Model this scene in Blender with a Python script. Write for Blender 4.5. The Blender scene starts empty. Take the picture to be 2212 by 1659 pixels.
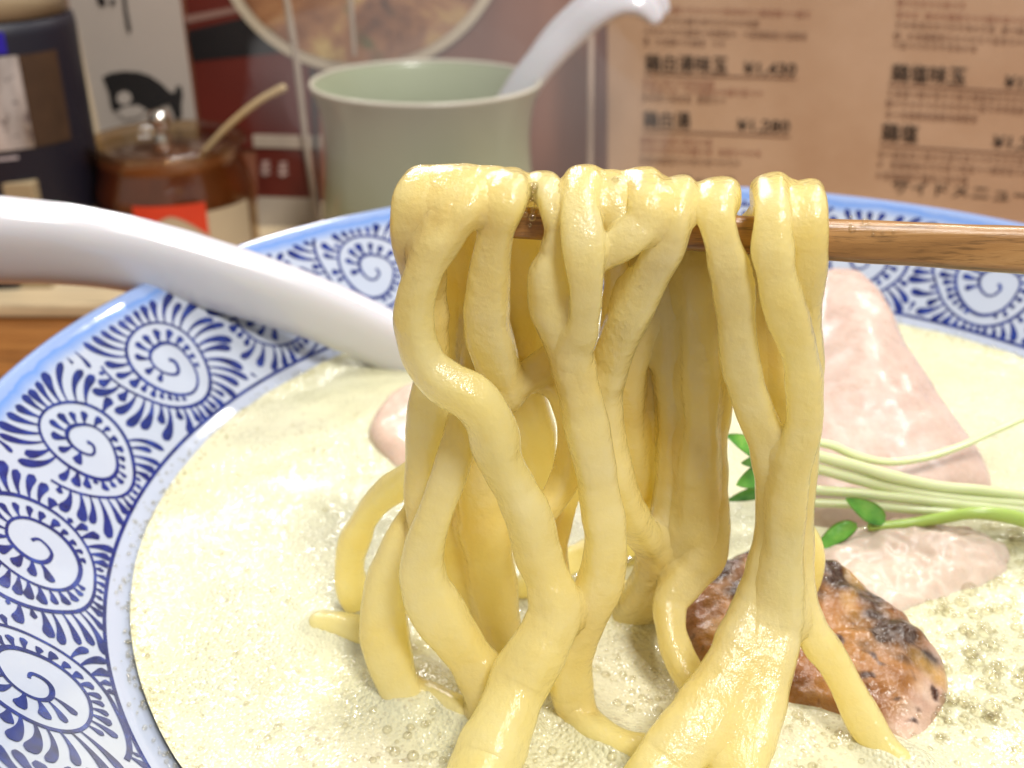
import bpy, bmesh, math, random
from mathutils import Vector, noise, Matrix
random.seed(7)
SC = bpy.context.scene
COL = SC.collection
PI = math.pi

# ------------------------------------------------------------------ camera
U = 0.088                                   # camera height above the broth
CAM = Vector((-0.36*U, -1.583*U, 0.148))
PITCH = math.radians(26.1)
FPX = 2400.0                                # focal length for a 2212 px wide picture
cd = bpy.data.cameras.new('camera')
cam = bpy.data.objects.new('camera', cd); COL.objects.link(cam)
cam.location = CAM
cam.rotation_euler = (PI/2 - PITCH, 0, 0)
cd.sensor_width = 36.0
cd.lens = 36.0*FPX/2212.0
cd.clip_start = 0.005; cd.clip_end = 20
cd.dof.use_dof = True
cd.dof.focus_distance = 0.112
cd.dof.aperture_fstop = 34.0
cd.dof.aperture_blades = 0
SC.camera = cam

# ------------------------------------------------------------------ light of the room
w = bpy.data.worlds.new('World'); SC.world = w; w.use_nodes = True
bg = w.node_tree.nodes['Background']
bg.inputs[0].default_value = (1.0, 0.93, 0.86, 1); bg.inputs[1].default_value = 0.30

def area(name, loc, target, size, power, col):
    l = bpy.data.lights.new(name, 'AREA'); l.shape = 'DISK'; l.size = size; l.energy = power; l.color = col
    o = bpy.data.objects.new(name, l); COL.objects.link(o); o.location = loc
    d = Vector(target) - Vector(loc)
    o.rotation_euler = d.to_track_quat('-Z', 'Y').to_euler()
    return o
area('pendant_lamp_light', (-0.33, 0.70, 0.72), (0, 0, .06), .10, 2.5, (1, .97, .95))
area('pendant_lamp_light', (0.42, 0.62, 0.74), (0, 0, .06), .10, 2.4, (1, .96, .90))
area('pendant_lamp_light', (-0.22, 1.15, 0.74), (0, 0, .06), .12, 3.6, (.98, .98, 1))
area('ceiling_panel_light', (0.25, 0.14, 1.15), (0, 0, .06), .36, 5.5, (.97, .98, 1))
area('front_fill_light', (0.30, -0.60, 1.10), (0, .15, .06), .30, 13.0, (1, .97, .92))  # added fill behind the camera, brightens the sides that face it

vs = SC.view_settings
vs.view_transform = 'Standard'; vs.look = 'None'; vs.exposure = 0.22; vs.gamma = 1.0
SC.cycles.max_bounces = 12; SC.cycles.diffuse_bounces = 7; SC.cycles.transmission_bounces = 12; SC.cycles.glossy_bounces = 3; SC.cycles.transparent_max_bounces = 16
SC.cycles.caustics_reflective = False; SC.cycles.caustics_refractive = False
SC.cycles.sample_clamp_indirect = 4.0
SC.cycles.use_denoising = True

# ------------------------------------------------------------------ geometry of the place
ZS = 0.0588          # broth level
ZL = 0.0600          # printed line at the foot of the bowl wall
R1 = 0.988*U         # radius of that line
R2 = 1.179*U         # rim radius
H2 = 0.199*U         # wall height
RS = R1 - 0.0028     # broth radius
CP, SP = math.cos(PITCH), math.sin(PITCH)
FWD = Vector((0, CP, -SP))
def ray(px, py):
    x = (px-1106)/FPX; y = -(py-829.5)/FPX
    return Vector((x, CP+y*SP, -SP+y*CP))
def at(px, py, yrel):                      # point at a distance yrel (m) in front of the lens, measured along the counter
    d = ray(px, py); return CAM + d*(yrel/d.y)
def on(px, py, z):                         # point on a level plane
    d = ray(px, py); return CAM + d*((z-CAM.z)/d.z)
def depth(p): return (p-CAM).dot(FWD)
def px2m(n, p): return n*depth(p)/FPX

# ------------------------------------------------------------------ helpers
def mesh_obj(name, verts, faces, material=None, parent=None, smooth=True, mats=None, fm=None):
    me = bpy.data.meshes.new(name); me.from_pydata([tuple(v) for v in verts], [], faces); me.update()
    if smooth: me.polygons.foreach_set('use_smooth', [True]*len(me.polygons))
    o = bpy.data.objects.new(name, me); COL.objects.link(o)
    for m in (mats or ([material] if material else [])): me.materials.append(m)
    if fm: me.polygons.foreach_set('material_index', fm)
    if parent: o.parent = parent
    return o
def empty(name, loc=(0, 0, 0)):
    o = bpy.data.objects.new(name, None); COL.objects.link(o); o.location = loc; o.empty_display_size = .01
    return o
def adopt(child, parent):
    child.parent = parent
    child.matrix_parent_inverse = Matrix.Translation(parent.location).inverted()
    return child
def tag(o, label, cat, group=None, kind=None):
    o['label'] = label; o['category'] = cat
    if group: o['group'] = group
    if kind: o['kind'] = kind
    return o
def lathe_data(profile, segs=64, a0=0, a1=2*PI, center=(0, 0, 0)):
    full = abs(a1-a0-2*PI) < 1e-6; n = segs if full else segs+1
    V = []; F = []
    for i in range(n):
        a = a0+(a1-a0)*i/segs; c, s = math.cos(a), math.sin(a)
        for r, z in profile: V.append((center[0]+r*c, center[1]+r*s, center[2]+z))
    m = len(profile)
    for i in range(segs):
        j = (i+1) % n
        for k in range(m-1): F.append((i*m+k, j*m+k, j*m+k+1, i*m+k+1))
    return V, F
def lathe(name, profile, material, parent=None, segs=64, a0=0, a1=2*PI, center=(0, 0, 0)):
    V, F = lathe_data(profile, segs, a0, a1, center)
    return mesh_obj(name, V, F, material, parent)
def box_data(lo, hi):
    x0, y0, z0 = lo; x1, y1, z1 = hi
    V = [(x0,y0,z0),(x1,y0,z0),(x1,y1,z0),(x0,y1,z0),(x0,y0,z1),(x1,y0,z1),(x1,y1,z1),(x0,y1,z1)]
    return V, [(0,3,2,1),(4,5,6,7),(0,1,5,4),(1,2,6,5),(2,3,7,6),(3,0,4,7)]
def box(name, lo, hi, material, parent=None, bevel=0):
    V, F = box_data(lo, hi); o = mesh_obj(name, V, F, material, parent, smooth=False)
    if bevel:
        b = o.modifiers.new('bevel', 'BEVEL'); b.width = bevel; b.segments = 3
    return o
def catmull(P, step):
    """P: list of (Vector, radius); resampled at about step metres"""
    Q = [P[0]]+P+[P[-1]]; out = []
    for i in range(1, len(Q)-2):
        (p0, r0), (p1, r1), (p2, r2), (p3, r3) = Q[i-1], Q[i], Q[i+1], Q[i+2]
        n = max(2, int((p2-p1).length/step))
        for k in range(n):
            t = k/n; t2 = t*t; t3 = t2*t
            a, b, c, d = -.5*t3+t2-.5*t, 1.5*t3-2.5*t2+1, -1.5*t3+2*t2+.5*t, .5*t3-.5*t2
            out.append((p0*a+p1*b+p2*c+p3*d, r1+(r2-r1)*(t2*(3-2*t))))
    out.append(P[-1]); return out
def tube_data(P, segs=16, sup=2.0, flat=1.0, seed=0, wob=0.0, disp=0.0, dscale=300., twist=0.0, up=None, cap=True):
    """swept superellipse with rounded ends"""
    V = []; F = []; n = len(P); prev = None; ln = 0.0
    rows = []
    T = []
    for i in range(n):
        a = P[max(0, i-1)][0]; b = P[min(n-1, i+1)][0]; T.append((b-a).normalized())
    nrm = None
    def ring(c, r, t, nv, ang):
        bv = t.cross(nv); row = []
        for k in range(segs):
            th = 2*PI*k/segs+0; cc, ss = math.cos(th), math.sin(th)
            x = math.copysign(abs(cc)**(2/sup), cc); y = math.copysign(abs(ss)**(2/sup), ss)*flat
            ca, sa = math.cos(ang), math.sin(ang)
            x, y = x*ca-y*sa, x*sa+y*ca
            p = c+nv*(x*r)+bv*(y*r)
            if disp: p = p+(nv*x+bv*y)*disp*noise.noise(p*dscale+Vector((seed, 0, 0)))
            row.append(len(V)); V.append(p)
        return row
    for i in range(n):
        c, r = P[i]; t = T[i]
        if nrm is None:
            u0 = up if up is not None else Vector((1, 0, 0))
            nrm = (u0-t*u0.dot(t)).normalized()
        else:
            nrm = (nrm-t*nrm.dot(t)).normalized()
            ln += (P[i][0]-P[i-1][0]).length
        rr = r*(1+wob*noise.noise(Vector((ln*160+seed*3.1, seed, 0)))+.5*wob*noise.noise(Vector((ln*420+seed*1.7, seed, 5))))
        ang = twist*ln
        if cap and i == 0:
            for q in (.985, .8, .45): rows.append(ring(c-t*rr*q*.8, rr*math.sqrt(1-q*q), t, nrm, ang))
        rows.append(ring(c, rr, t, nrm, ang))
        if cap and i == n-1:
            for q in (.45, .8, .985): rows.append(ring(c+t*rr*q*.8, rr*math.sqrt(1-q*q), t, nrm, ang))
    for i in range(len(rows)-1):
        for k in range(segs):
            F.append((rows[i][k], rows[i][(k+1) % segs], rows[i+1][(k+1) % segs], rows[i+1][k]))
    if cap:
        F.append(tuple(reversed(rows[0]))); F.append(tuple(rows[-1]))
    return V, F
def tube(name, P, material, parent=None, step=.001, **kw):
    V, F = tube_data(catmull(P, step), **kw)
    return mesh_obj(name, V, F, material, parent)

# ------------------------------------------------------------------ materials
class NT:
    def __init__(s, name):
        s.m = bpy.data.materials.new(name); s.m.use_nodes = True; s.t = s.m.node_tree; s.n = s.t.nodes; s.l = s.t.links
        s.b = s.n['Principled BSDF']; s.out = s.n['Material Output']
    def node(s, typ, **kw):
        x = s.n.new(typ)
        for k, v in kw.items(): setattr(x, k, v)
        return x
    def coord(s, which='Object', scale=(1, 1, 1), loc=(0, 0, 0)):
        tc = s.node('ShaderNodeTexCoord'); mp = s.node('ShaderNodeMapping')
        mp.inputs['Scale'].default_value = scale; mp.inputs['Location'].default_value = loc
        s.l.new(tc.outputs[which], mp.inputs[0]); return mp.outputs[0]
    def noise(s, vec, scale, detail=4, rough=.5, dist=0):
        x = s.node('ShaderNodeTexNoise'); x.inputs['Scale'].default_value = scale; x.inputs['Detail'].default_value = detail
        x.inputs['Roughness'].default_value = rough; x.inputs['Distortion'].default_value = dist
        s.l.new(vec, x.inputs['Vector']); return x.outputs['Fac']
    def voro(s, vec, scale, feature='F1', rand=1.0):
        x = s.node('ShaderNodeTexVoronoi'); x.feature = feature; x.inputs['Scale'].default_value = scale
        x.inputs['Randomness'].default_value = rand
        s.l.new(vec, x.inputs['Vector']); return x.outputs['Distance']
    def ramp(s, fac, stops, interp='LINEAR'):
        x = s.node('ShaderNodeValToRGB'); x.color_ramp.interpolation = interp
        e = x.color_ramp.elements
        while len(e) < len(stops): e.new(0.5)
        for i, (p, c) in enumerate(stops):
            e[i].position = p; e[i].color = (c, c, c, 1) if isinstance(c, (int, float)) else (*c, 1)
        s.l.new(fac, x.inputs[0]); return x.outputs[0]
    def math(s, op, a, b=None, clamp=False):
        x = s.node('ShaderNodeMath', operation=op); x.use_clamp = clamp
        for i, v in enumerate((a, b)):
            if v is None: continue
            if isinstance(v, (int, float)): x.inputs[i].default_value = v
            else: s.l.new(v, x.inputs[i])
        return x.outputs[0]
    def mix(s, fac, a, b):
        x = s.node('ShaderNodeMix', data_type='RGBA')
        for i, v in ((0, fac), (6, a), (7, b)):
            if isinstance(v, (int, float)): x.inputs[i].default_value = v
            elif isinstance(v, tuple): x.inputs[i].default_value = (*v, 1)
            else: s.l.new(v, x.inputs[i])
        return x.outputs[2]
    def set(s, **kw):
        for k, v in kw.items():
            k = k.replace('_', ' ')
            i = s.b.inputs[k]
            if isinstance(v, (int, float)): i.default_value = v
            elif isinstance(v, tuple): i.default_value = (*v, 1) if i.type == 'RGBA' else v
            else: s.l.new(v, i)
        return s
    def bump(s, h, strength=.3, dist=.0005, chain=None):
        x = s.node('ShaderNodeBump'); x.inputs['Strength'].default_value = strength; x.inputs['Distance'].default_value = dist
        s.l.new(h, x.inputs['Height'])
        if chain is not None: s.l.new(chain, x.inputs['Normal'])
        s.l.new(x.outputs[0], s.b.inputs['Normal']); return x.outputs[0]
def plain(name, col, rough=.5, var=.12, scale=60, **kw):
    t = NT(name); v = t.coord()
    f = t.noise(v, scale, 5, .6)
    c = t.mix(f, tuple(x*(1-var) for x in col), tuple(min(1, x*(1+var)) for x in col))
    t.set(Base_Color=c, Roughness=rough, **kw); return t.m

M = {}
def noodle_mat():
    t = NT('noodle_dough'); v = t.coord()
    f = t.noise(v, 130, 4, .55); f2 = t.noise(v, 1500, 3, .6)
    c = t.ramp(f, [(.3, (.955, .84, .375)), (.52, (.97, .885, .475)), (.75, (.97, .91, .58))])
    c = t.mix(t.ramp(f2, [(.55, 0), (.75, .25)]), c, (.93, .84, .58))
    t.set(Base_Color=c, Roughness=t.ramp(t.noise(v, 500, 3), [(.3, .10), (.7, .30)]), IOR=1.45)
    b1 = t.bump(t.noise(v, 380, 5, .65), .55, .0006)
    b2 = t.bump(t.noise(v, 1100, 3, .6), .5, .00022, b1)
    nn = t.bump(t.noise(v, 3200, 2, .6), .35, .00006, b2)
    tl = t.node('ShaderNodeBsdfTranslucent'); t.l.new(c, tl.inputs[0])
    mx = t.node('ShaderNodeMixShader'); mx.inputs[0].default_value = .62
    t.l.new(t.b.outputs[0], mx.inputs[1]); t.l.new(tl.outputs[0], mx.inputs[2])
    gl = t.node('ShaderNodeBsdfGlossy'); t.l.new(t.ramp(t.noise(v, 600, 3), [(.35, .05), (.7, .24)]), gl.inputs['Roughness']); t.l.new(nn, gl.inputs['Normal'])
    fz = t.node('ShaderNodeFresnel'); fz.inputs[0].default_value = 1.42; t.l.new(nn, fz.inputs['Normal'])
    gm = t.node('ShaderNodeNewGeometry'); fo = t.math('MULTIPLY', fz.outputs[0], t.math('SUBTRACT', 1.0, gm.outputs['Backfacing']))
    m2 = t.node('ShaderNodeMixShader'); t.l.new(t.math('MINIMUM', fo, .5), m2.inputs[0]); t.l.new(mx.outputs[0], m2.inputs[1]); t.l.new(gl.outputs[0], m2.inputs[2])
    t.l.new(m2.outputs[0], t.out.inputs[0])
    return t.m
M['noodle'] = noodle_mat()
def broth_mat():
    t = NT('creamy_broth'); v = t.coord()
    big = t.noise(v, 30, 5, .6); mid = t.noise(v, 120, 4, .6)
    c = t.ramp(big, [(.3, (.60, .58, .36)), (.5, (.645, .63, .425)), (.7, (.66, .625, .46))])
    c = t.mix(t.ramp(t.noise(v, 1300, 3, .7), [(.40, .28), (.62, 0)]), c, (.52, .49, .34))
    for sc, lo, hi, amt in ((620, .52, .62, .60), (1250, .47, .57, .55), (2300, .40, .55, .45)):
        pit = t.ramp(t.voro(v, sc, 'F1'), [(.0, 1), (.20, 1), (.30, 0)])
        msk = t.ramp(t.noise(v, sc*.14, 3, .6), [(lo, 0), (hi, amt)])
        c = t.mix(t.math('MULTIPLY', pit, msk), c, (.46, .40, .27))
    t.set(Base_Color=c, Roughness=.10, IOR=1.42)
    dome = t.ramp(t.voro(v, 1900, 'F1'), [(.0, 1), (.45, .35), (.75, 0)])
    dm = t.math('MULTIPLY', dome, t.ramp(t.noise(v, 75, 3, .6), [(.36, .12), (.62, 1)]))
    b1 = t.bump(dm, 1.0, .00027)
    b2 = t.bump(t.voro(v, 3600, 'SMOOTH_F1'), .35, .00010, b1)
    t.bump(t.noise(v, 170, 3), .28, .0011, b2)
    return t.m
M['broth'] = broth_mat()
def bubble_mat():
    t = NT('foam_bubble_film'); n = t.n; l = t.l
    tr = n.new('ShaderNodeBsdfTransparent'); tr.inputs[0].default_value = (.985, .97, .92, 1)
    gl = n.new('ShaderNodeBsdfGlossy'); gl.inputs['Roughness'].default_value = .04
    df = n.new('ShaderNodeBsdfDiffuse'); df.inputs[0].default_value = (.93, .88, .74, 1)
    lw = n.new('ShaderNodeLayerWeight'); lw.inputs[0].default_value = .35
    mx = n.new('ShaderNodeMixShader'); mx2 = n.new('ShaderNodeMixShader')
    l.new(t.ramp(lw.outputs['Facing'], [(.3, .01), (.95, .22)]), mx.inputs[0]); l.new(tr.outputs[0], mx.inputs[1]); l.new(df.outputs[0], mx.inputs[2])
    l.new(t.ramp(lw.outputs['Fresnel'], [(.0, .03), (1, .30)]), mx2.inputs[0]); l.new(mx.outputs[0], mx2.inputs[1]); l.new(gl.outputs[0], mx2.inputs[2])
    l.new(mx2.outputs[0], t.out.inputs[0]); return t.m
M['bubble'] = bubble_mat()
def glaze_mat():
    t = NT('white_porcelain_glaze')
    tc = t.node('ShaderNodeTexCoord'); sx = t.node('ShaderNodeSeparateXYZ'); t.l.new(tc.outputs['Object'], sx.inputs[0])
    v = t.coord()
    zz = t.math('ADD', sx.outputs[2], t.math('MULTIPLY', t.math('SUBTRACT', t.noise(v, 160, 4), .5), .0018))
    f = t.math('DIVIDE', t.math('SUBTRACT', zz, ZL), H2)
    band = t.ramp(f, [(.87, 0), (.95, .75), (.98, 1), (.998, .55), (1.03, .6)])
    base = t.mix(t.noise(v, 90, 3), (.39, .44, .545), (.47, .50, .585))
    c = t.mix(band, base, (.12, .25, .60))
    t.set(Base_Color=c, Roughness=.12, IOR=1.5, Coat_Weight=.5, Coat_Roughness=.05)
    t.bump(t.noise(v, 120, 3), .15, .0006)
    return t.m
M['glaze'] = glaze_mat()
def cobalt_mat():
    t = NT('cobalt_brushwork'); v = t.coord()
    c = t.ramp(t.noise(v, 420, 4, .6), [(.3, (.005, .011, .085)), (.55, (.010, .024, .18)), (.78, (.035, .075, .33))])
    t.set(Base_Color=c, Roughness=.14, Coat_Weight=.5, Coat_Roughness=.05); return t.m
M['cobalt'] = cobalt_mat()
M['spoon'] = plain('white_melamine', (.58, .57, .605), .20, .03, 40, Coat_Weight=.5, Coat_Roughness=.05, Subsurface_Weight=.15, Subsurface_Scale=.003)
def wood(name, c0, c1, c2, sc, rough=.45, axis='X'):
    t = NT(name); s = {'X': (.06, 1, 1), 'Y': (1, .06, 1)}[axis]
    v = t.coord('Object', s)
    f = t.noise(v, sc, 8, .68, .6)
    c = t.ramp(f, [(.28, c0), (.5, c1), (.72, c2)])
    pores = t.ramp(t.noise(v, sc*6, 3, .7), [(.36, .55), (.48, 0)])
    c = t.mix(pores, c, tuple(x*.35 for x in c0))
    t.set(Base_Color=c, Roughness=rough)
    t.bump(f, .3, .0004); return t.m
M['table'] = wood('counter_wood', (.16, .055, .012), (.30, .115, .025), (.42, .19, .05), 55)
M['tray'] = wood('pale_wood', (.55, .42, .25), (.68, .54, .34), (.76, .63, .43), 40)
M['bamboo'] = wood('brown_bamboo', (.17, .078, .022), (.33, .165, .052), (.50, .285, .11), 420, .28)

# ------------------------------------------------------------------ the setting: counter and back board
def srf(name, lo, hi, m):
    o = box(name, lo, hi, m, None, .001); o['kind'] = 'structure'; return o
YW = lambda yr: CAM.y+yr
counter = srf('counter', (-.9, -.28, -.03), (.9, YW(.95), 0), M['table'])
board_m = NT('red_brown_board'); _v = board_m.coord('Object', (1, 1, .15))
board_m.set(Base_Color=board_m.ramp(board_m.noise(_v, 14, 6, .6, .5), [(.3, (.15, .045, .022)), (.5, (.23, .082, .044)), (.72, (.31, .13, .075))]), Roughness=.55)
wallb = srf('wall', (-.9, YW(.47), .006), (.9, YW(.49), .22), board_m.m)


# ------------------------------------------------------------------ ramen bowl
bowl = empty('ramen_bowl', (0, 0, 0))
tag(bowl, 'white porcelain ramen bowl with blue painted spirals inside its rim', 'bowl')
LIP = .0016
prof = [(0, .014), (.030, .015), (.055, .024), (.072, .040), (.080, .0505), (RS-.0006, ZS-.0006), (R1-.0006, ZL-.0006)]
for k in range(1, 21):
    t = k/20; prof.append((R1+(R2-R1)*t, ZL+H2*t))
cx, cz = R2+.0013, ZL+H2-.0009                       # rounded lip
for k in range(1, 9):
    a = math.radians(135-22*k); prof.append((cx+LIP*math.cos(a), cz+LIP*math.sin(a)))
prof += [(R2-.002, ZL+H2-.010), (R1+.002, ZL-.008), (.080, .034), (.060, .016), (.040, .009), (.038, .0005), (.035, .0005), (.034, .008), (0, .010)]
b = lathe('bowl_body', prof, M['glaze'], bowl, 256)

WL = math.hypot(R2-R1, H2)                          # slant length of the wall
RM = (R1+R2)/2
nr, nz = -H2/WL, (R2-R1)/WL                         # wall normal, towards the broth
def wall(s, v, off=.00009):
    """s: metres along the wall at mid height, v: metres up the slant (0 = printed line)"""
    phi = s/RM; t = v/WL; r = R1+(R2-R1)*t+nr*off; z = ZL+H2*t+nz*off
    return Vector((r*math.cos(phi), r*math.sin(phi), z))
PER = 2*PI*RM; CELL = .00042; OCC = set()
def cell(x, y): return (int((x % PER)/CELL), int(math.floor(y/CELL)))
def busy(x, y):
    cx_, cy_ = cell(x, y)
    return any((cx_+i, cy_+j) in OCC for i in (-1, 0, 1) for j in (-1, 0, 1))
class Ink:
    def __init__(s): s.V = []; s.F = []
    def stroke(s, pts):
        """pts: (s, v, halfwidth)"""
        n = len(pts); base = len(s.V)
        for i, (x, y, hw) in enumerate(pts):
            a = pts[max(0, i-1)]; c = pts[min(n-1, i+1)]
            tx, ty = c[0]-a[0], c[1]-a[1]; L = math.hypot(tx, ty) or 1
            nx, ny = -ty/L, tx/L
            for sg in (1, -1):
                vv = min(max(y+ny*hw*sg, .00005), WL*.955)
                s.V.append(wall(x+nx*hw*sg, vv))
            for k in (-1, 0, 1): OCC.add(cell(x+nx*hw*k, y+ny*hw*k))
        for i in range(n-1):
            k = base+2*i; s.F.append((k, k+1, k+3, k+2))
    def dash(s, x, y, ang, L, w, curl):
        """brush stroke that starts thin on a line and swells outwards, stopping short of whatever is painted already"""
        n = 16; a = ang; px, py = x, y; path = [(px, py)]
        for i in range(n):
            a += curl/n; px += math.cos(a)*L/n; py += math.sin(a)*L/n
            if py > WL*.925 or py < .0003: break
            if (i+1)*L/n > .0010 and busy(px+math.cos(a)*.0004, py+math.sin(a)*.0004): break
            path.append((px, py))
        got = (len(path)-1)/n*L
        if got < .0011: return
        m = len(path)-1; pts = []; w = w*min(1, .45+got/.005)
        for i, (qx, qy) in enumerate(path):
            t = i/m
            hw = w*(.20+.80*min(1, t*1.35)**1.3)*(1 if t < .84 else math.sqrt(max(.03, 1-((t-.84)/.16)**2)))
            pts.append((qx, qy, hw))
        s.stroke(pts)
RNG = random.Random(3)
class Motif:
    """one octopus-arabesque spiral centred at (s0, v0)"""
    def __init__(m, s0, v0, big, sc):
        m.s0, m.v0, m.sc = s0, v0, sc
        m.knots = [(0, .5), (.10, 1.7), (.25, 2.7), (.75, 3.0), (1.0, 4.3), (1.25, 6.6), (1.6, 7.0), (2.0, 7.6), (2.25, 8.6), (2.42, 10.0), (2.55, 12.2)]
        if big: m.knots = [(0, .4), (.12, 1.5), (.3, 2.3), (.8, 3.4), (1.05, 5.2), (1.3, 6.9), (1.75, 7.7), (2.1, 8.7), (2.3, 10.2), (2.45, 12.5)]
        m.T = m.knots[-1][0]; m.th0 = PI+RNG.uniform(-.6, .6); m.ink = Ink()
    def rad(m, t):
        for (a, ra), (c, rc) in zip(m.knots, m.knots[1:]):
            if t <= c:
                q = (t-a)/(c-a); return (ra+(rc-ra)*(q*q*(3-2*q)*.5+q*.5))*.001*m.sc
        return m.knots[-1][1]*.001*m.sc
    def pt(m, t):
        th = m.th0+t*2*PI; r = m.rad(t)*(1+.03*math.sin(3*th+m.s0*400))
        return m.s0+math.cos(th)*r, m.v0+math.sin(th)*r*.98, th
    def lines(m):
        N = 150; line = []
        for i in range(N+1):
            t = m.T*i/N; x, y, _ = m.pt(t); hw = .00030+.00007*math.sin(t*9+m.s0*50)
            if y < .0001 or y > WL*.94 or (t > 1.4 and len(line) > 3 and busy(x+(x-line[-1][0])*2, y+(y-line[-1][1])*2) and t > 2.1):
                if len(line) > 1: m.ink.stroke(line)
                line = []
                if t > 2.1: break
                continue
            line.append((x, y, hw))
        if len(line) > 1: m.ink.stroke(line)
    def inner(m):
        x, y, _ = m.pt(0); m.ink.dash(x, y, m.th0+1.2, .0020, .0004, .6)
        t = .42
        while t < m.T-1:
            r = m.rad(t); x, y, th = m.pt(t); room = m.rad(t+1)-r
            m.ink.dash(x, y, th-.30, room*1.0, .00070*RNG.uniform(.8, 1.2), .75+RNG.uniform(-.2, .25))
            t += .00142/(2*PI*r)*RNG.uniform(.88, 1.12)
    def outer(m):
        t = m.T-1
        while t < m.T:
            r = m.rad(t); x, y, th = m.pt(t)
            m.ink.dash(x, y, th-.28, RNG.uniform(.0055, .0085), .00072*RNG.uniform(.8, 1.2), .80+RNG.uniform(-.25, .3))
            t += .00146/(2*PI*r)*RNG.uniform(.88, 1.12)
NM = 22; MOT = []
for k in range(NM):
    phi = math.radians(161.1+360/NM*k)
    MOT.append(Motif(phi*RM+RNG.uniform(-.0007, .0007), WL*.50+RNG.uniform(-.0010, .0010), k in (1, 3, 5, 8, 11, 14, 17, 19, 21), RNG.uniform(.98, 1.16)))
for m in MOT: m.lines()
for m in MOT: m.inner()
for m in MOT: m.outer()
for m in MOT:                                       # stray strokes that fill what is still bare along the two edges
    for q in range(26):
        x = m.s0+PER/NM*q/26; top = q % 2
        y = WL*.93-.0006 if top else .0012
        if not busy(x, y): m.ink.dash(x, y, (-PI/2 if top else PI/2)+RNG.uniform(-.5, .5), .0035, .00045, .6*(1 if top else -1))
for m in MOT: mesh_obj('painted_spiral', m.ink.V, m.ink.F, M['cobalt'], bowl, smooth=True)
ink = Ink(); LN = 400
rows = [(2*PI*RM*i/LN, .00032, .00034+.00008*noise.noise(Vector((i*.07, 0, 0)))) for i in range(LN+1)]
ink.stroke(rows); mesh_obj('painted_line', ink.V, ink.F, M['cobalt'], bowl)

# ------------------------------------------------------------------ broth with its foam
def broth_z(x, y):
    v = Vector((x, y, 0))
    r = math.hypot(x, y)
    z = ZS+.00045*noise.noise(v*60)+.00022*noise.noise(v*170)+.0001*noise.noise(v*420)
    z += .0007*max(0, (r-RS+.004)/.004)**2
    return z
ico = bmesh.new(); bmesh.ops.create_icosphere(ico, subdivisions=2, radius=1)
IV = [v.co.copy() for v in ico.verts]; IF = [tuple(v.index for v in f.verts) for f in ico.faces]; ico.free()
def bubbles(name, spots, parent):
    V = []; F = []
    for p, r in spots:
        b0 = len(V); V += [p+q*r for q in IV]; F += [tuple(i+b0 for i in f) for f in IF]
    o = mesh_obj(name, V, F, M['bubble'], parent); o['kind'] = 'stuff'; return o
# ------------------------------------------------------------------ chopstick and noodles
YC = .105                                            # distance of the chopstick in front of the lens
cl, cr = at(1075, 478, YC), at(2420, 552, YC-.002)
chop = empty('chopstick', cl)
tag(chop, 'brown bamboo chopstick lifting the noodles, entering from the right', 'chopstick')
CP_ = []
for i in range(25):
    t = i/8; p = cl.lerp(cr, t); CP_.append((p, px2m(33+21*min(t, 1.3), cl.lerp(cr, min(t, 1.3)))))
V, F = tube_data(catmull(CP_, .0015), segs=24, sup=4.2, flat=.92, seed=2, wob=.01, disp=.00008, dscale=200, up=Vector((0, .25, 1)))
adopt(mesh_obj('shaft', V, F, M['bamboo']), chop)
fr = random.Random(5)                                # dried foam specks left on the wood
fs = []
for _ in range(46):
    px, py = fr.gauss(1878, 32), fr.gauss(510, 13); p = at(px, py, YC-.0024)
    fs.append((p, fr.uniform(.00012, .0005)))
o = bubbles('foam_specks', fs, None); adopt(o, chop)

def nood(label, pts, arch=None, twist=0.0, dive=True, flat=.88, sup=2.7, seed=None, name='noodle'):
    """pts: (px, py, mm behind the chopstick axis | ('z', mm above broth), width px)"""
    global _ns
    _ns += 1; sd = _ns if seed is None else seed
    P = []
    if arch is not None:
        x, y, _, wd = pts[0]
        dx, low = arch
        for (fx, yy, dy, q) in ((1.0, low, 7.0, .9), (.75, y+(low-y)*.66, 6.6, .92), (.5, y+(low-y)*.33, 6.2, .95), (.2, y+75, 5.6, 1), (.06, y+26, 3.6, 1)):
            p = at(x+dx*fx, yy, YC+dy*.001); P.append((p, px2m(wd*q*.5, p)))
    for (x, y, dy, wd) in pts:
        p = on(x, y, ZS+dy[1]*.001) if isinstance(dy, tuple) else at(x, y, YC+dy*.001)
        P.append((p, px2m(wd*.55, p)))
    for e in (0, -1):                                  # an end that reaches the broth goes on under it
        p, r = P[e]
        if dive and p.z < ZS+.0035:
            q = (p+Vector((0, .002, -.007)), r*.9)
            P.insert(0, q) if e == 0 else P.append(q)
    S = catmull(P, .00045)
    V, F = tube_data(S, segs=40, sup=sup, flat=flat, seed=sd, wob=.13, disp=.00042, dscale=170, twist=twist)
    NOODLES.append((name, label, S, V, F))
_ns = 0; NOODLES = []
Z = lambda mm: ('z', mm)
nood('foremost noodle swinging out left, then running down to the bottom edge as the thickest strand', [
    (1040,398,0,82),(1012,440,-4,82),(975,490,-5,80),(935,545,-5.5,78),(905,620,-6,78),(894,700,-6,80),(915,775,-6,86),(965,825,-6.5,94),(1020,858,-7,98),(1055,910,-7,93),(1078,980,-7,88),(1110,1050,-7,88),(1140,1120,-7.5,90),(1160,1200,-8,92),(1185,1265,-9,98),(1195,1330,-10,106),(1165,1400,-11.5,114),(1122,1475,-13,120),(1085,1560,-16.5,124),(1050,1650,-20,126),(1020,1720,-23,126)], (30, 800))
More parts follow.
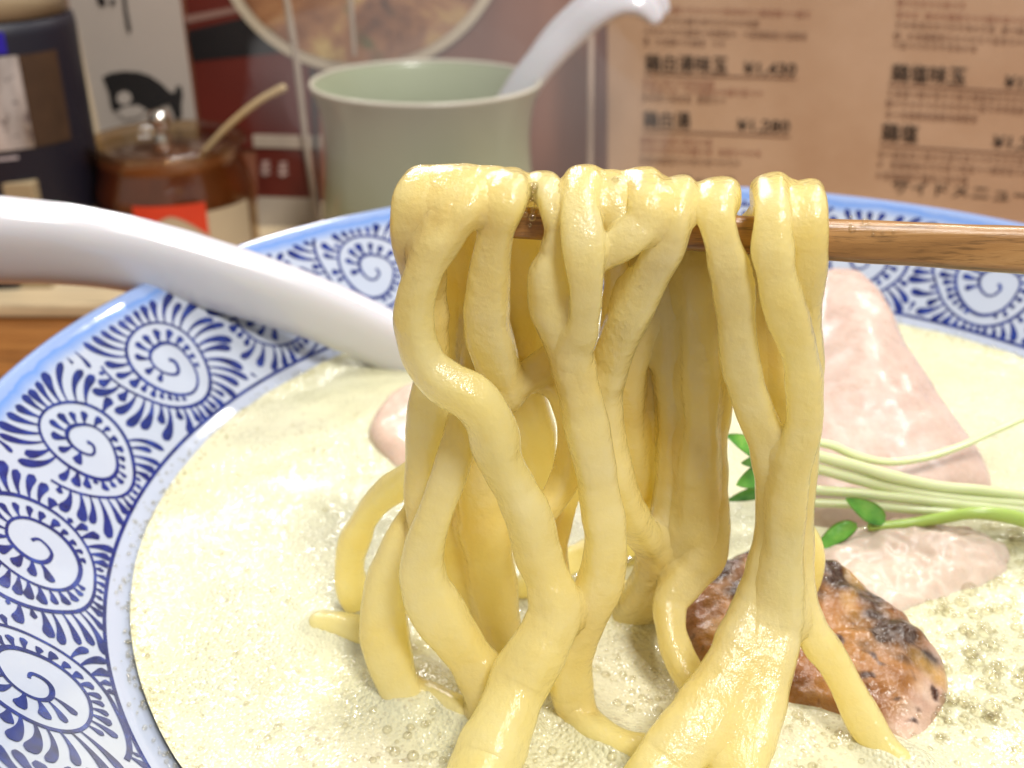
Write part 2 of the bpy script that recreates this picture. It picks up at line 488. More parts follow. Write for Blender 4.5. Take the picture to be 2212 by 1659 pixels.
nood('noodle with a bulging knee left of centre, hanging straight down the middle', [
    (1172,398,0,66),(1190,445,-3.5,46),(1203,495,-4,42),(1200,545,-4.5,58),(1187,600,-5,82),(1194,665,-5,88),(1216,740,-5,88),(1243,815,-5.5,86),(1265,890,-5.5,84),(1281,970,-6,82),(1291,1050,-6,80),(1302,1120,-6.5,80),(1306,1190,-7,82),(1294,1260,-7.5,84),(1268,1320,-8,88),(1245,1390,-8,86),(1232,1470,-8,84),(1240,1560,-8,80)], (-20, 780))
nood('short noodle in front of the bulging one, beside the small loop', [
    (1260,396,0,76),(1252,440,-4.5,75),(1258,500,-6.5,75),(1264,575,-7.5,75),(1266,640,-7.5,73),(1258,700,-7,68),(1244,760,-6,62),(1238,830,-5,56)], (0, 640))
nood('noodle bent into a small U-shaped loop just under the chopstick', [
    (1388,398,0,72),(1400,435,-4.5,71),(1388,485,-5.5,70),(1345,524,-6,68),(1300,550,-5.5,64),(1255,565,-3,58),(1215,600,-2,56)], (-8, 860))
nood('noodle seen inside the U-shaped loop', [
    (1325,396,0,60),(1318,440,-3.5,58),(1320,490,-3.8,58),(1330,560,-3,60),(1335,650,-2,64),(1330,740,-1,66),(1322,800,0,60)], (10, 600))
nood('noodle slanting down to the left from beneath the loop', [
    (1462,415,0,80),(1457,455,-4.5,78),(1442,525,-5,76),(1405,600,-4.5,76),(1364,680,-4,76),(1330,750,-3,76),(1308,830,-2,76),(1306,930,-1.5,80),(1325,1030,-1,80),(1358,1110,0,76),(1395,1165,2,70),(1410,1230,5,64),(1400,1300,9,60)], (20, 860))
nood('noodle right of the wide gap over the chopstick, joining the right leg', [
    (1550,425,0,84),(1545,465,-4.5,80),(1560,530,-5,78),(1580,610,-5,78),(1592,700,-5,78),(1603,800,-5,80),(1626,880,-5,78),(1656,960,-5,72),(1668,1050,-5,68),(1670,1130,-5.5,70),(1655,1220,-6.5,80),(1640,1310,-8,92),(1600,1400,-11,108),(1555,1490,-14,120),(1500,1575,-17.5,130),(1440,1650,-20,132),(1395,1710,-22,126)], (-10, 640))
nood('foremost noodle of the right leg with foam on its upper bulge', [
    (1665,415,0,78),(1668,455,-5,76),(1668,530,-6.5,86),(1678,600,-7,80),(1700,680,-7,74),(1725,755,-7,72),(1738,830,-7,72),(1735,920,-7,74),(1715,1010,-7,74),(1700,1090,-7,74),(1697,1180,-7.5,76),(1690,1270,-8.5,82),(1680,1350,-9.5,92),(1665,1430,-12,98),(1640,1520,-15,102),(1612,1610,-18.5,106),(1590,1690,-21.5,106)], (6, 680))
nood('outermost noodle on the right, forking off to the lower right', [
    (1738,425,0,82),(1746,465,-4,80),(1746,550,-4.5,74),(1740,640,-4,70),(1742,730,-3.5,66),(1746,820,-3.5,62),(1746,900,-4,60),(1736,1000,-4,60),(1722,1100,-4.5,62),(1718,1200,-5.5,66),(1728,1290,-7,74),(1758,1370,-8.5,74),(1800,1430,-9.5,67),(1835,1500,-11,65),(1870,1560,-12.5,68),(1910,1620,-14.5,72),(1955,1685,-16.5,76)], (-8, 680))
nood('noodle hanging behind the leftward swing, left of the foamy gap', [
    (1095,400,0,82),(1092,440,-4,80),(1072,505,-4,78),(1057,600,-3.5,82),(1055,700,-3,86),(1075,790,-2.5,82),(1090,860,-2,72)], (40, 820))
nood('leftmost noodle draped over the end of the chopstick', [
    (920,395,0,84),(894,440,-3,76),(884,520,-3.5,68),(898,600,-2.5,64),(925,700,-1,70),(932,800,0,74),(925,880,0,76),(918,960,0,74),(914,1040,-.5,70),(914,1110,-1,66),(925,1180,-1,60)], (30, 760))
nood('noodle between the leftmost strand and the foamy crease', [
    (985,392,0,80),(955,445,-3.8,80),(925,505,-3.5,76),(918,580,-2,70),(935,680,0,66)], (20, 820))
nood('left leg noodle with a pale foamy patch, curving down under the thick strand', [
    (1012,840,0,60),(1008,890,-1,62),(988,960,-3,64),(965,1040,-4,68),(940,1110,-5,74),(918,1180,-5.5,84),(918,1250,-6,92),(945,1320,-6.5,96),(990,1385,-7.5,98),(1035,1450,-8.5,102),(1075,1520,-9.5,102),(1110,1590,-10,98)])
nood('deep yellow noodle behind the gap in the left leg', [
    (1050,700,5,88),(1036,900,4,96),(1038,1020,4,98),(1048,1130,4,98),(1058,1230,4,94),(1076,1330,3,86),(1092,1420,1,80)])
nood('rearmost noodle of the left leg, in shade between two front strands', [
    (985,860,5,80),(985,1000,6,84),(985,1120,6,86),(1000,1220,6,84),(1030,1310,5,80),(1050,1400,3,76)])
nood('noodle at the left side of the fused middle sheet', [
    (1430,470,6,76),(1440,600,4.5,76),(1448,750,4.5,76),(1458,900,4.5,72),(1460,1000,4.5,72),(1450,1100,4.2,78),(1435,1180,4,84),(1405,1260,6,80),(1360,1330,9,70),(1330,1380,11,60)])
nood('noodle in the centre of the fused middle sheet', [
    (1490,470,6,76),(1500,600,3.2,76),(1508,750,2.4,76),(1512,900,2.2,74),(1508,1000,2.4,76),(1502,1100,2.8,80),(1490,1190,4,86),(1440,1265,6,82),(1370,1320,9,76),(1310,1365,11,66)])
nood('noodle at right of the middle sheet, ending in a thin branch over the grilled meat', [
    (1545,480,6,78),(1554,650,4,78),(1548,850,4,70),(1532,950,4,68),(1530,1050,3.6,72),(1532,1140,3,84),(1516,1205,2.5,84),(1480,1258,1.5,78),(1450,1305,0,66),(1452,1365,-2.5,64),(1474,1425,-5,64),(1508,1485,-7.5,64),(1545,1540,-9.5,60)])
nood('noodle behind the slanting strand at the top of the middle sheet', [
    (1395,470,6,80),(1385,620,5,80),(1362,760,4.5,80),(1352,850,5,74),(1356,950,6,66),(1372,1060,7,60)])
nood('rearmost noodle filling the slit between the slanting strand and the middle sheet', [
    (1405,470,8,80),(1408,620,8,80),(1408,760,8,82),(1406,880,8,80),(1398,970,8,66),(1400,1080,8,60),(1415,1180,9,60),(1420,1280,11,56)])
nood('shaded noodle at the back of the right leg', [
    (1645,480,6,84),(1640,700,5,86),(1658,830,4,80),(1680,930,2,70),(1690,1040,0,64),(1690,1150,-2,60)])
nood('noodle behind the outermost right strand', [
    (1705,490,6,80),(1705,700,4,80),(1705,850,2,74),(1706,960,0,64),(1700,1080,-2,60)])
nood('short noodle crossing level behind the left shoulder', [
    (1200,765,0,60),(1155,806,-1,64),(1105,838,-2,64),(1060,850,-2,60)])
nood('thin noodle curving round the right of the white slit', [
    (1150,815,0,44),(1203,838,-1,48),(1230,890,-1.5,50),(1236,960,-2,52),(1224,1030,-3,54),(1190,1088,-4,56),(1152,1125,-5,56)])
nood('bright yellow noodle left of the white slit', [
    (1122,830,4,84),(1150,930,4,84),(1168,1010,4,66),(1170,1080,4,54),(1190,1160,4,52),(1204,1240,4,50)])
nood('thin bright noodle beside the small dark gap in the middle', [
    (1252,1020,3,40),(1230,1095,3,40),(1203,1175,3,40),(1194,1240,3,44),(1210,1300,2,46)])
nood('pale noodle lying on the broth behind the middle strands', [
    (1150,1262,Z(2),56),(1240,1205,Z(3),58),(1330,1172,Z(3),58),(1430,1180,Z(2),56),(1490,1210,Z(1),50)])
nood('noodle arching out of the broth at the far left of the bundle', [
    (905,1010,8,56),(842,1060,9,58),(792,1115,9.5,60),(762,1180,10,61),(757,1240,10.5,60),(775,1295,10.5,60),(800,1350,10,56)])
nood('half sunken noodle curving down between the left arch and the left leg', [
    (905,1090,2,56),(862,1185,0,74),(836,1270,-1,86),(832,1350,-2,92),(846,1430,-4,94),(872,1500,-5.5,92),(900,1570,-6.5,86)])
nood('short noodle floating on the broth at the left', [
    (690,1342,Z(1.3),54),(735,1348,Z(1.6),58),(790,1362,Z(1.4),58),(850,1385,Z(.3),54),(890,1400,Z(-1),48)], dive=False)
nood('short pale lit noodle peeking out right of the right leg', [
    (1732,1130,3,36),(1756,1185,3,42),(1753,1245,3,40),(1738,1295,3,32)])

nood('pale noodle hump breaking the broth behind the centre strands', [(1180,1345,Z(-1),56),(1230,1318,Z(1),60),(1300,1288,Z(1.8),62),(1385,1296,Z(1.4),60),(1450,1335,Z(-1),56)])
nood('sunken noodle curving between the thick strand and the right leg', [(1205,1470,Z(-1.6),62),(1245,1540,Z(.2),68),(1320,1600,Z(.7),70),(1410,1628,Z(.4),70),(1480,1640,Z(-1),66)])
nood('sunken noodle in front of the left leg', [(905,1490,Z(-1.5),60),(960,1520,Z(.0),64),(1020,1560,Z(.4),66),(1080,1610,Z(-1),64)])

import numpy as np
def fuse_noodles(k=.0011):
    """where two wet noodles touch they cling: swell both skins on to the smooth union of the two strands"""
    C = []; Rr = []; I = []
    for i, (_, _, S, V, F) in enumerate(NOODLES):
        for c, r in S[::2]: C.append(tuple(c)); Rr.append(r*.95); I.append(i)
    C = np.array(C); Rr = np.array(Rr); I = np.array(I)
    for i, (name, label, S, V, F) in enumerate(NOODLES):
        me = bpy.data.meshes.new(name); me.from_pydata([tuple(v) for v in V], [], F); me.update()
        P0 = np.array([tuple(v) for v in V]); N = np.array([tuple(v.normal) for v in me.vertices])
        lo = P0.min(0)-.006; hi = P0.max(0)+.006
        m = (I != i) & np.all((C > lo) & (C < hi), axis=1)
        if m.any():
            c, r = C[m], Rr[m]
            def dist(P):
                out = np.empty(len(P))
                for a in range(0, len(P), 400):
                    q = P[a:a+400]
                    out[a:a+400] = (np.sqrt(((q[:, None, :]-c[None])**2).sum(2))-r[None]).min(1)
                return out
            s = np.zeros(len(P0)); d = dist(P0); near = np.where((d < k*1.4) & (d > -.0016))[0]
            sn = np.zeros(len(near)); pn = P0[near]; nn = N[near]
            for _ in range(9):
                d = dist(pn+nn*sn[:, None])
                h = np.clip(1-np.abs(d-sn)/k, 0, 1); g = np.minimum(sn, d)-h*h*k/4
                ov = np.maximum(0, sn-d)
                sn = sn-(g+ov*ov*170+.00001*(ov > 0))*.75
                sn = np.clip(sn, 0, .0016)
            s[near] = sn
            P0 = P0+N*s[:, None]
            me.vertices.foreach_set('co', P0.ravel()); me.update()
        me.polygons.foreach_set('use_smooth', [True]*len(me.polygons))
        me.materials.append(M['noodle'])
        o = bpy.data.objects.new(name, me); COL.objects.link(o)
        tag(o, label, 'noodle', 'ramen noodles lifted over the chopstick')
fuse_noodles()
# ------------------------------------------------------------------ broth surface
ENT = [(c.x, c.y, r) for _, _, S, _, _ in NOODLES for c, r in S if abs(c.z-ZS) < .0022]
from mathutils.kdtree import KDTree
KD = KDTree(len(ENT))
for i, e in enumerate(ENT): KD.insert((e[0], e[1], 0), i)
KD.balance()
V = [(0, 0, broth_z(0, 0))]; F = []; NR, NS = 230, 420
for i in range(1, NR+1):
    r = RS*(i/NR)
    for k in range(NS):
        a = 2*PI*k/NS; x, y = r*math.cos(a), r*math.sin(a); z = broth_z(x, y)
        for (c, i, d) in KD.find_n((x, y, 0), 1):      # broth climbs a little where a noodle dips in
            z += .0017*math.exp(-max(0, d-ENT[i][2]*.8)/.0014)
        V.append((x, y, z))
for k in range(NS): F.append((0, 1+k, 1+(k+1) % NS))
for i in range(NR-1):
    for k in range(NS):
        a = 1+i*NS; F.append((a+k, a+NS+k, a+NS+(k+1) % NS, a+(k+1) % NS))
broth = empty('chicken_broth', (0, 0, 0))
tag(broth, 'creamy pale yellow chicken broth with foam filling the bowl', 'soup')
mesh_obj('broth_surface', V, F, M['broth'], broth)
rb = random.Random(11)
def scatter(n, x0, x1, y0, y1, r0, r1, pw=2.5):
    out = []
    for _ in range(n):
        p = on(rb.uniform(x0, x1), rb.uniform(y0, y1), ZS)
        if math.hypot(p.x, p.y) > RS-.001: continue
        r = r0+(r1-r0)*rb.random()**pw
        p.z = broth_z(p.x, p.y)+r*.15; out.append((p, r))
    return out
sp = scatter(420, 1960, 2330, 1130, 1560, .0002, .0011, 3) + scatter(130, 1240, 1500, 1330, 1659, .0002, .0007, 4) \
   + scatter(140, 1690, 1960, 1480, 1700, .0002, .0008, 4) + scatter(80, 800, 1060, 1380, 1659, .0002, .0007, 4) \
   + scatter(90, 420, 900, 850, 1659, .0002, .00050, 3) + scatter(80, 900, 1240, 1520, 1720, .0002, .0006, 3) + scatter(120, 1960, 2330, 1500, 1700, .0002, .0006, 3)
for _ in range(260):
    ex, ey, er = rb.choice(ENT); a = rb.uniform(0, 2*PI); d = er+rb.expovariate(1/.0022)
    x, y = ex+d*math.cos(a), ey+d*math.sin(a); q = .00014+.00045*rb.random()**3
    if math.hypot(x, y) < RS-.002: sp.append((Vector((x, y, broth_z(x, y)+.0017*math.exp(-max(0, d-er*.8)/.0014))), q))
bubbles('foam_bubbles', sp, broth)
ed = []
for _ in range(2600):
    a = rb.uniform(0, 2*PI); r = RS+rb.gauss(-.0002, .0011)+.0006*noise.noise(Vector((a*9, 3, 0))); q = rb.uniform(.00010, .00030)
    if r > R1: continue
    z = broth_z(r*math.cos(a), r*math.sin(a))+q*.4 if r < RS else ZS+(ZL-ZS)*(r-RS)/(R1-RS)
    ed.append((Vector((r*math.cos(a), r*math.sin(a), z)), q))
bubbles('edge_bubbles', ed, broth)

# foam left in the creases of the lifted noodles
fs = []
for (mx, my, sx, sy, n, dy) in ((1150, 440, 15, 20, 46, -2.6), (1320, 392, 10, 8, 14, -2.4), (1495, 448, 7, 14, 22, -3.0)):
    for _ in range(n):
        p = at(fr.gauss(mx, sx), fr.gauss(my, sy), YC+dy*.001+fr.uniform(-.0002, .0002)); fs.append((p, fr.uniform(.00012, .00046)))
o = bubbles('foam', fs, None); tag(o, 'tiny foam bubbles clinging to creases of the lifted noodles', 'foam')

# ------------------------------------------------------------------ white spoon resting in the bowl
spoon = empty('soup_spoon', on(870, 770, ZS))
tag(spoon, 'white soup spoon with its curved handle resting on the bowl rim at left', 'spoon')
SPTS = [(-260,505,.170,104),(-120,512,.174,103),(0,519,.178,100),(120,526,.181,94),(240,542,.184,88),(360,567,.186,83),(480,600,.187,79),(600,638,.188,75),(720,683,.189,71),(830,733,.190,68),(930,785,.191,66),(1010,835,.192,64)]
P = []
for x, y, yr, hw in SPTS:
    p = at(x, y, yr); P.append((p, px2m(hw, p)))
V, F = tube_data(catmull(P, .0015), segs=40, sup=2.9, flat=.62, up=Vector((0, -.42, 1)), wob=0, disp=0)
adopt(mesh_obj('handle', V, F, M['spoon']), spoon)
bc = on(1060, 800, ZS-.006)                          # the spoon's own bowl, under the broth
V, F = lathe_data([(0, -.012), (.6, -.010), (.9, -.003), (1.0, .004), (.93, .0042), (.82, -.002), (.5, -.008), (0, -.009)], 40)
V = [(bc.x+v[0]*.024, bc.y+v[1]*.017, bc.z-.004+v[2]) for v in V]
adopt(mesh_obj('spoon_bowl', V, F, M['spoon']), spoon)

# ------------------------------------------------------------------ toppings
def slab(name, outline, plane_o, plane_a, plane_b, thick, mat, seed, rings=26, segs=160, dome=.25, rough=.0006, colfn=None, edge=.0018, sink=0):
    """rounded slice: outline in picture px is laid on a tilted plane and given thickness and soft edges"""
    n = plane_a.cross(plane_b).normalized()
    if n.z < 0: n = -n
    pts = []
    for px, py in outline:
        d = ray(px, py); t = (plane_o-CAM).dot(n)/d.dot(n); pts.append((CAM+d*t, 0.0))
    pts.append(pts[0])
    S = catmull(pts, .0006)[:-1]
    tot = [0]
    for i in range(1, len(S)): tot.append(tot[-1]+(S[i][0]-S[i-1][0]).length)
    L = tot[-1]; ring = []; j = 0
    for k in range(segs):
        q = L*k/segs
        while j < len(tot)-2 and tot[j+1] < q: j += 1
        f = (q-tot[j])/max(1e-9, tot[j+1]-tot[j]); ring.append(S[j][0].lerp(S[j+1][0], f))
    c = sum(ring, Vector())/segs
    rad = sum((p-c).length for p in ring)/segs
    V = []; F = []; uv = []
    fr_ = [1-((rings-i)/rings)**2*1.0 for i in range(rings+1)]
    def lay(p, f, h):
        q = p+n*h
        q = q+n*rough*(1.6*noise.noise(q*95+Vector((seed, 0, 0)))+.8*noise.noise(q*260+Vector((seed, 0, 0)))+(.45 if rough > .0008 else .1)*noise.noise(q*700+Vector((0, seed, 0))))
        V.append(q); uv.append((f, p))
    top = []; bot = []
    for side in (1, -1):
        rows = []
        for i in range(rings):
            f = 1-i/rings
            dist_e = (1-f)*rad
            e = min(1, dist_e/edge); h = math.sqrt(max(0, 1-(1-e)**2))*thick*.5
            h += dome*thick*(1-f*f) if side == 1 else 0
            row = []
            if side == -1 and i == 0: rows.append(top[0]); continue
            for p in ring:
                row.append(len(V)); lay(c+(p-c)*f, f, side*h-sink)
            rows.append(row)
        if side == 1: top = rows
        else: bot = rows
        ci = len(V); lay(c, 0, side*thick*.5+(dome*thick if side == 1 else 0)-sink)
        for i in range(rings-1):
            for k in range(segs):
                q = (rows[i][k], rows[i][(k+1) % segs], rows[i+1][(k+1) % segs], rows[i+1][k])
                F.append(q if side == 1 else q[::-1])
        for k in range(segs):
            q = (rows[-1][k], rows[-1][(k+1) % segs], ci); F.append(q if side == 1 else q[::-1])
    o = mesh_obj(name, V, F, mat)
    if colfn:
        ca = o.data.color_attributes.new('meat', 'FLOAT_COLOR', 'POINT')
        flat = []
        for (f, p), v in zip(uv, V): flat += [*colfn(f, v), 1.0]
        ca.data.foreach_set('color', flat)
    bm = bmesh.new(); bm.from_mesh(o.data); bmesh.ops.recalc_face_normals(bm, faces=bm.faces); bm.to_mesh(o.data); bm.free()
    o.data.polygons.foreach_set('use_smooth', [True]*len(o.data.polygons))
    return o
def meat_mat(name, rough, sss, bump=.5):
    t = NT(name); at_ = t.node('ShaderNodeAttribute'); at_.attribute_name = 'meat'; v = t.coord()
    c = t.mix(t.ramp(t.noise(v, 900, 4, .65), [(.45, 0), (.70, .12)]), at_.outputs['Color'], (.93, .80, .70))
    t.set(Base_Color=c, Roughness=t.ramp(t.noise(v, 400, 3), [(.35, rough*.6), (.7, rough*1.5)]), IOR=1.42, Subsurface_Weight=sss, Subsurface_Radius=(1, .45, .3), Subsurface_Scale=.0016)
    b1 = t.bump(t.noise(v, 300, 5, .6), bump, .0007); t.bump(t.noise(v, 1400, 3, .6), bump*.7, .0002, b1)
    return t.m
M['chicken'] = meat_mat('poached_chicken', .36, .4, .10)
M['char'] = meat_mat('grilled_chicken', .13, .0, .9)
def lerp3(a, b, t):
    t = min(1, max(0, t)); return tuple(x+(y-x)*t for x, y in zip(a, b))
def chick_col(f, p):
    q = noise.noise(p*120)+.5*noise.noise(p*330)
    c = lerp3((.46, .325, .265), (.55, .42, .35), .5+.5*q)
    return lerp3(c, (.72, .58, .49), (f-.88)*5+(.5*noise.noise(p*150)-.25 if f > .6 else 0))
def plane_from(p0, p1, px_right):
    """plane through p0 (low) and p1 (high), level along the third direction"""
    return p0, (px_right-p0).normalized(), (p1-p0).normalized()
o0 = on(2110, 1062, ZS+.002); o1 = at(1830, 600, .190); side = o0+Vector((1, .05, 0))
ob = slab('chicken_slice', [(1740,760),(1748,660),(1762,590),(1796,560),(1850,562),(1896,598),(1932,660),(1975,745),(2022,812),(2075,890),(2120,950),(2147,1005),(2150,1062),(2080,1110),(1960,1150),(1840,1170),(1740,1150),(1700,1060),(1705,930),(1722,840)],
     o0, Vector((1, .05, 0)), (o1-o0), .0075, M['chicken'], 3, colfn=chick_col, dome=.45, edge=.006, rough=.0005, sink=.0035)
tag(ob, 'large pink poached chicken slice standing behind the right noodles', 'chicken', 'slices of poached chicken')
pl = on(1950, 1230, ZS+.0012)
ob = slab('chicken_slice', [(1742,1190),(1790,1140),(1900,1118),(2020,1116),(2120,1130),(2180,1165),(2190,1212),(2140,1252),(2070,1280),(1990,1310),(1910,1330),(1820,1310),(1758,1250)],
     pl, Vector((1, 0, 0)), Vector((0, 1, .06)), .0052, M['chicken'], 8, colfn=lambda f, p: lerp3(chick_col(f, p), (.66, .55, .43), .55), dome=.35, edge=.007, rough=.0011, sink=.0024)
tag(ob, 'half sunken poached chicken slice between the sprouts and the grilled meat', 'chicken', 'slices of poached chicken')
pl = on(860, 990, ZS+.001); ph = at(860, 825, .158)
ob = slab('chicken_slice', [(930,815),(880,824),(838,848),(806,885),(794,918),(808,950),(834,978),(862,1003),(920,1000),(980,960),(990,880),(970,830)],
     pl, Vector((1, 0, 0)), Vector((0, 1, .10)), .0050, M['chicken'], 12, colfn=lambda f, p: lerp3(chick_col(f, p), (.72, .50, .34), .35), dome=.3, edge=.003, rough=.0006, sink=.0022)
tag(ob, 'small pink poached chicken slice in the broth left of the noodles', 'chicken', 'slices of poached chicken')
# grilled slice
gA = on(1500, 1290, ZS); gB = on(2060, 1480, ZS)
def grill_col(f, p):
    n1 = noise.noise(p*170+Vector((3, 1, 2))); n2 = noise.noise(p*420); n3 = noise.noise(p*1100)
    dd = p-CAM; X = 1106+FPX*dd.x/dd.dot(FWD); Y = 829.5-FPX*dd.dot(Vector((0, SP, CP)))/dd.dot(FWD)
    u_ = (X-1480)/580; v_ = (Y-1190)/420                       # along and across the slice
    c = lerp3((.22, .085, .026), (.42, .205, .062), .5+n1*.9+n2*.4)
    c = lerp3(c, (.20, .085, .048), .40+.8*noise.noise(p*130+Vector((9, 9, 0)))-.3)
    pink = (v_-.66-.35*(1-u_))*2.5+(f-.70)*7*min(1, max(0, (u_-.62)*5))+.5*n1
    c = lerp3(c, lerp3((.44, .275, .195), (.56, .40, .29), .5+n2), pink)
    top = 1.25*u_*u_-.30*u_
    char = 1.42-(v_-max(0, (u_-.45))*.75)*6+1.6*n1+.9*n2
    c = lerp3(c, (.022, .012, .010), min(.93, char))
    spot = noise.noise(p*620+Vector((4, 4, 4)))
    if spot > .42: c = lerp3(c, (.05, .018, .010), (spot-.42)*5)
    yel = noise.noise(p*210+Vector((1, 7, 3)))
    if yel > .22: c = lerp3(c, (.44, .25, .06), (yel-.22)*2.0)
    return lerp3(c, tuple(x*1.25 for x in c), n3*.5)
pl = on(1800, 1560, ZS+.0008)
ob = slab('grilled_chicken', [(1470,1300),(1500,1245),(1560,1196),(1640,1172),(1720,1180),(1772,1202),(1820,1205),(1868,1238),(1920,1285),(1968,1318),(1984,1345),(2015,1372),(2048,1412),(2060,1460),(2052,1510),(2034,1548),(2012,1590),(1986,1622),(1940,1604),(1860,1560),(1760,1522),(1650,1490),(1560,1450),(1490,1385)],
     pl, Vector((1, 0, 0)), Vector((0, 1, .17)), .0058, M['char'], 21, rings=60, segs=300, colfn=grill_col, dome=.30, edge=.0024, rough=.0009, sink=.0030)
tag(ob, 'charred brown grilled chicken slice lying in the broth behind the right leg', 'grilled chicken')

# sprouts
def stem_mat(name, a, b_):
    t = NT(name); v = t.coord('Object', (.2, 1, 1))
    t.set(Base_Color=t.mix(t.noise(v, 300, 3), a, b_), Roughness=.28, Subsurface_Weight=.5, Subsurface_Radius=(.7, 1, .3), Subsurface_Scale=.001); return t.m
M['stem'] = stem_mat('sprout_stem', (.58, .63, .32), (.68, .71, .46))
M['stem2'] = stem_mat('sprout_stem_green', (.34, .50, .08), (.48, .60, .17))
def leaf_mat():
    t = NT('sprout_leaf'); v = t.coord()
    t.set(Base_Color=t.ramp(t.noise(v, 260, 4), [(.3, (.05, .19, .03)), (.55, (.13, .36, .05)), (.75, (.28, .52, .10))]), Roughness=.25, Subsurface_Weight=.2, Subsurface_Scale=.0006)
    t.bump(t.noise(v, 900, 3), .4, .0003); return t.m
M['leaf'] = leaf_mat()
def leaf(base, tip, width, thick=.0006, droop=.0, nrm=Vector((0, -.5, 1))):
    ax = tip-base; L = ax.length; ax.normalize(); nrm = (nrm-ax*nrm.dot(ax)).normalized(); sd = ax.cross(nrm)
    V = []; F = []; nu, nv = 14, 8
    for layer in (1, -1):
        for i in range(nu+1):
            t = i/nu; wd = width*.5*(math.sin(PI*min(1, t**.8))**.7*(1-.25*t)+.03)
            for k in range(nv+1):
                s_ = -1+2*k/nv
                p = base+ax*(L*t)+sd*(wd*s_)+nrm*(abs(s_)**2*wd*.35-droop*t*t*L+layer*thick*.5*(1-abs(s_)**3)*math.sin(PI*min(.97, max(.05, t))))
                V.append(p)
    o2 = (nu+1)*(nv+1)
    for i in range(nu):
        for k in range(nv):
            a = i*(nv+1)+k; q = (a, a+1, a+nv+2, a+nv+1); F.append(q[::-1]); F.append(tuple(x+o2 for x in q))
    for i in range(nu):
        for k in (0, nv):
            a = i*(nv+1)+k; c = a+nv+1; F.append((a, c, c+o2, a+o2))
    return V, F
def sprout(label, pts, leaves=(), mat='stem'):
    P = []
    for x, y, yr, hw in pts:
        p = at(x, y, yr); P.append((p, px2m(hw*.72, p)))
    e = empty('sprout', P[0][0])
    tag(e, label, 'sprout', 'sprouts laid over the chicken')
    V, F = tube_data(catmull(P, .001), segs=12, wob=.05, disp=.0001, seed=len(pts))
    adopt(mesh_obj('stem', V, F, M[mat]), e)
    for (bx, by, tx, ty, yr, yr2, wpx, nv) in leaves:
        b0 = at(bx, by, yr); t0 = at(tx, ty, yr2)
        V, F = leaf(b0, t0, px2m(wpx, b0), nrm=Vector(nv))
        adopt(mesh_obj('leaf', V, F, M['leaf']), e)
sprout('thin pale sprout stem curving up to the right edge over the chicken', [(1640,985,.134,11),(1720,955,.136,13),(1790,960,.138,13),(1850,985,.139,13),(1920,998,.140,12),(2000,988,.141,12),(2080,962,.142,11),(2150,930,.143,11),(2215,902,.144,10),(2300,868,.146,10)],
       [(1655,975,1588,872,.134,.136,34,(.6,-.7,.3)), (1650,985,1568,940,.134,.132,50,(-.2,-.6,.8))])
sprout('uppermost thick sprout stem of the bundle, just under the thin curved one', [(1650,965,.134,15),(1740,980,.1345,18),(1830,1002,.135,19),(1930,1030,.135,19),(2030,1052,.135,18),(2120,1060,.135,17),(2240,1075,.135,17)],
       [(1660,985,1600,1000,.134,.131,38,(.3,-.9,.1))])
sprout('second sprout stem from the top of the bundle', [(1660,1010,.134,14),(1750,1010,.134,16),(1850,1035,.1345,17),(1960,1062,.1345,17),(2080,1080,.134,16),(2240,1092,.134,16)],
       [(1670,1020,1590,1048,.134,.130,60,(-.3,-.8,.5))])
sprout('straight pale sprout stem in the middle of the bundle', [(1660,1050,.1335,12),(1760,1058,.1335,14),(1860,1066,.1335,15),(1970,1078,.1335,15),(2100,1094,.133,15),(2240,1108,.133,14)],
       [(1670,1060,1570,1082,.1335,.134,36,(.1,-.4,.9))], 'stem')
sprout('lowest pale sprout stem just above the two small leaves', [(1650,1085,.133,11),(1760,1086,.133,13),(1860,1090,.133,14),(1970,1100,.133,14),(2090,1110,.132,14),(2240,1122,.132,14)])
sprout('green sprout with two small glossy leaves, lowest in the bundle', [(1880,1138,.1305,12),(1950,1132,.1305,15),(2030,1120,.1305,16),(2110,1108,.130,19),(2190,1118,.130,22),(2280,1145,.130,22)],
       [(1850,1130,1762,1192,.1305,.128,52,(-.3,-.3,.9)), (1912,1128,1826,1076,.1305,.131,50,(.1,-.8,.5))], 'stem2')

# ------------------------------------------------------------------ things behind the bowl
tray = box('condiment_tray', (-.62, YW(.352), .0005), (.62, YW(.469), .006), M['tray'], None, .0015)
tag(tray, 'low pale wooden board on the counter carrying the condiments', 'tray')
TZ = .006
M['celadon'] = plain('celadon_glaze', (.32, .355, .21), .30, .08, 30, Coat_Weight=.4)
cc = at(920, 176, .378); cr_ = px2m(250, cc); ct = cc.z
cup = empty('green_cup', (cc.x, cc.y, TZ)); tag(cup, 'pale green ceramic cup holding white spoons', 'cup')
h = ct-TZ
pr = [(0, .0), (.62, .0), (.80, .03), (.93, .10), (.985, .25), (.965, .40), (.915, .58), (.895, .72), (.91, .84), (.955, .94), (1.0, .99), (.995, 1.0), (.965, 1.0), (.94, .96), (.885, .85), (.865, .72), (.875, .5), (.90, .3), (.85, .1), (0, .07)]
o = lathe('cup_body', [(r*cr_, z*h) for r, z in pr], M['celadon'], cup, 96)
sm = o.modifiers.new('sub', 'SUBSURF'); sm.levels = 1; sm.render_levels = 2
lip_m = plain('lip_highlight', (.52, .48, .37), .35, .08, 50)  # rim highlight put into a paler colour around the cup's lip
o = lathe('lip', [(cr_*(.982+.021*math.cos(a)), h*1.0+cr_*.021*math.sin(a)) for a in [i*PI/5 for i in range(11)]], lip_m, cup, 96)
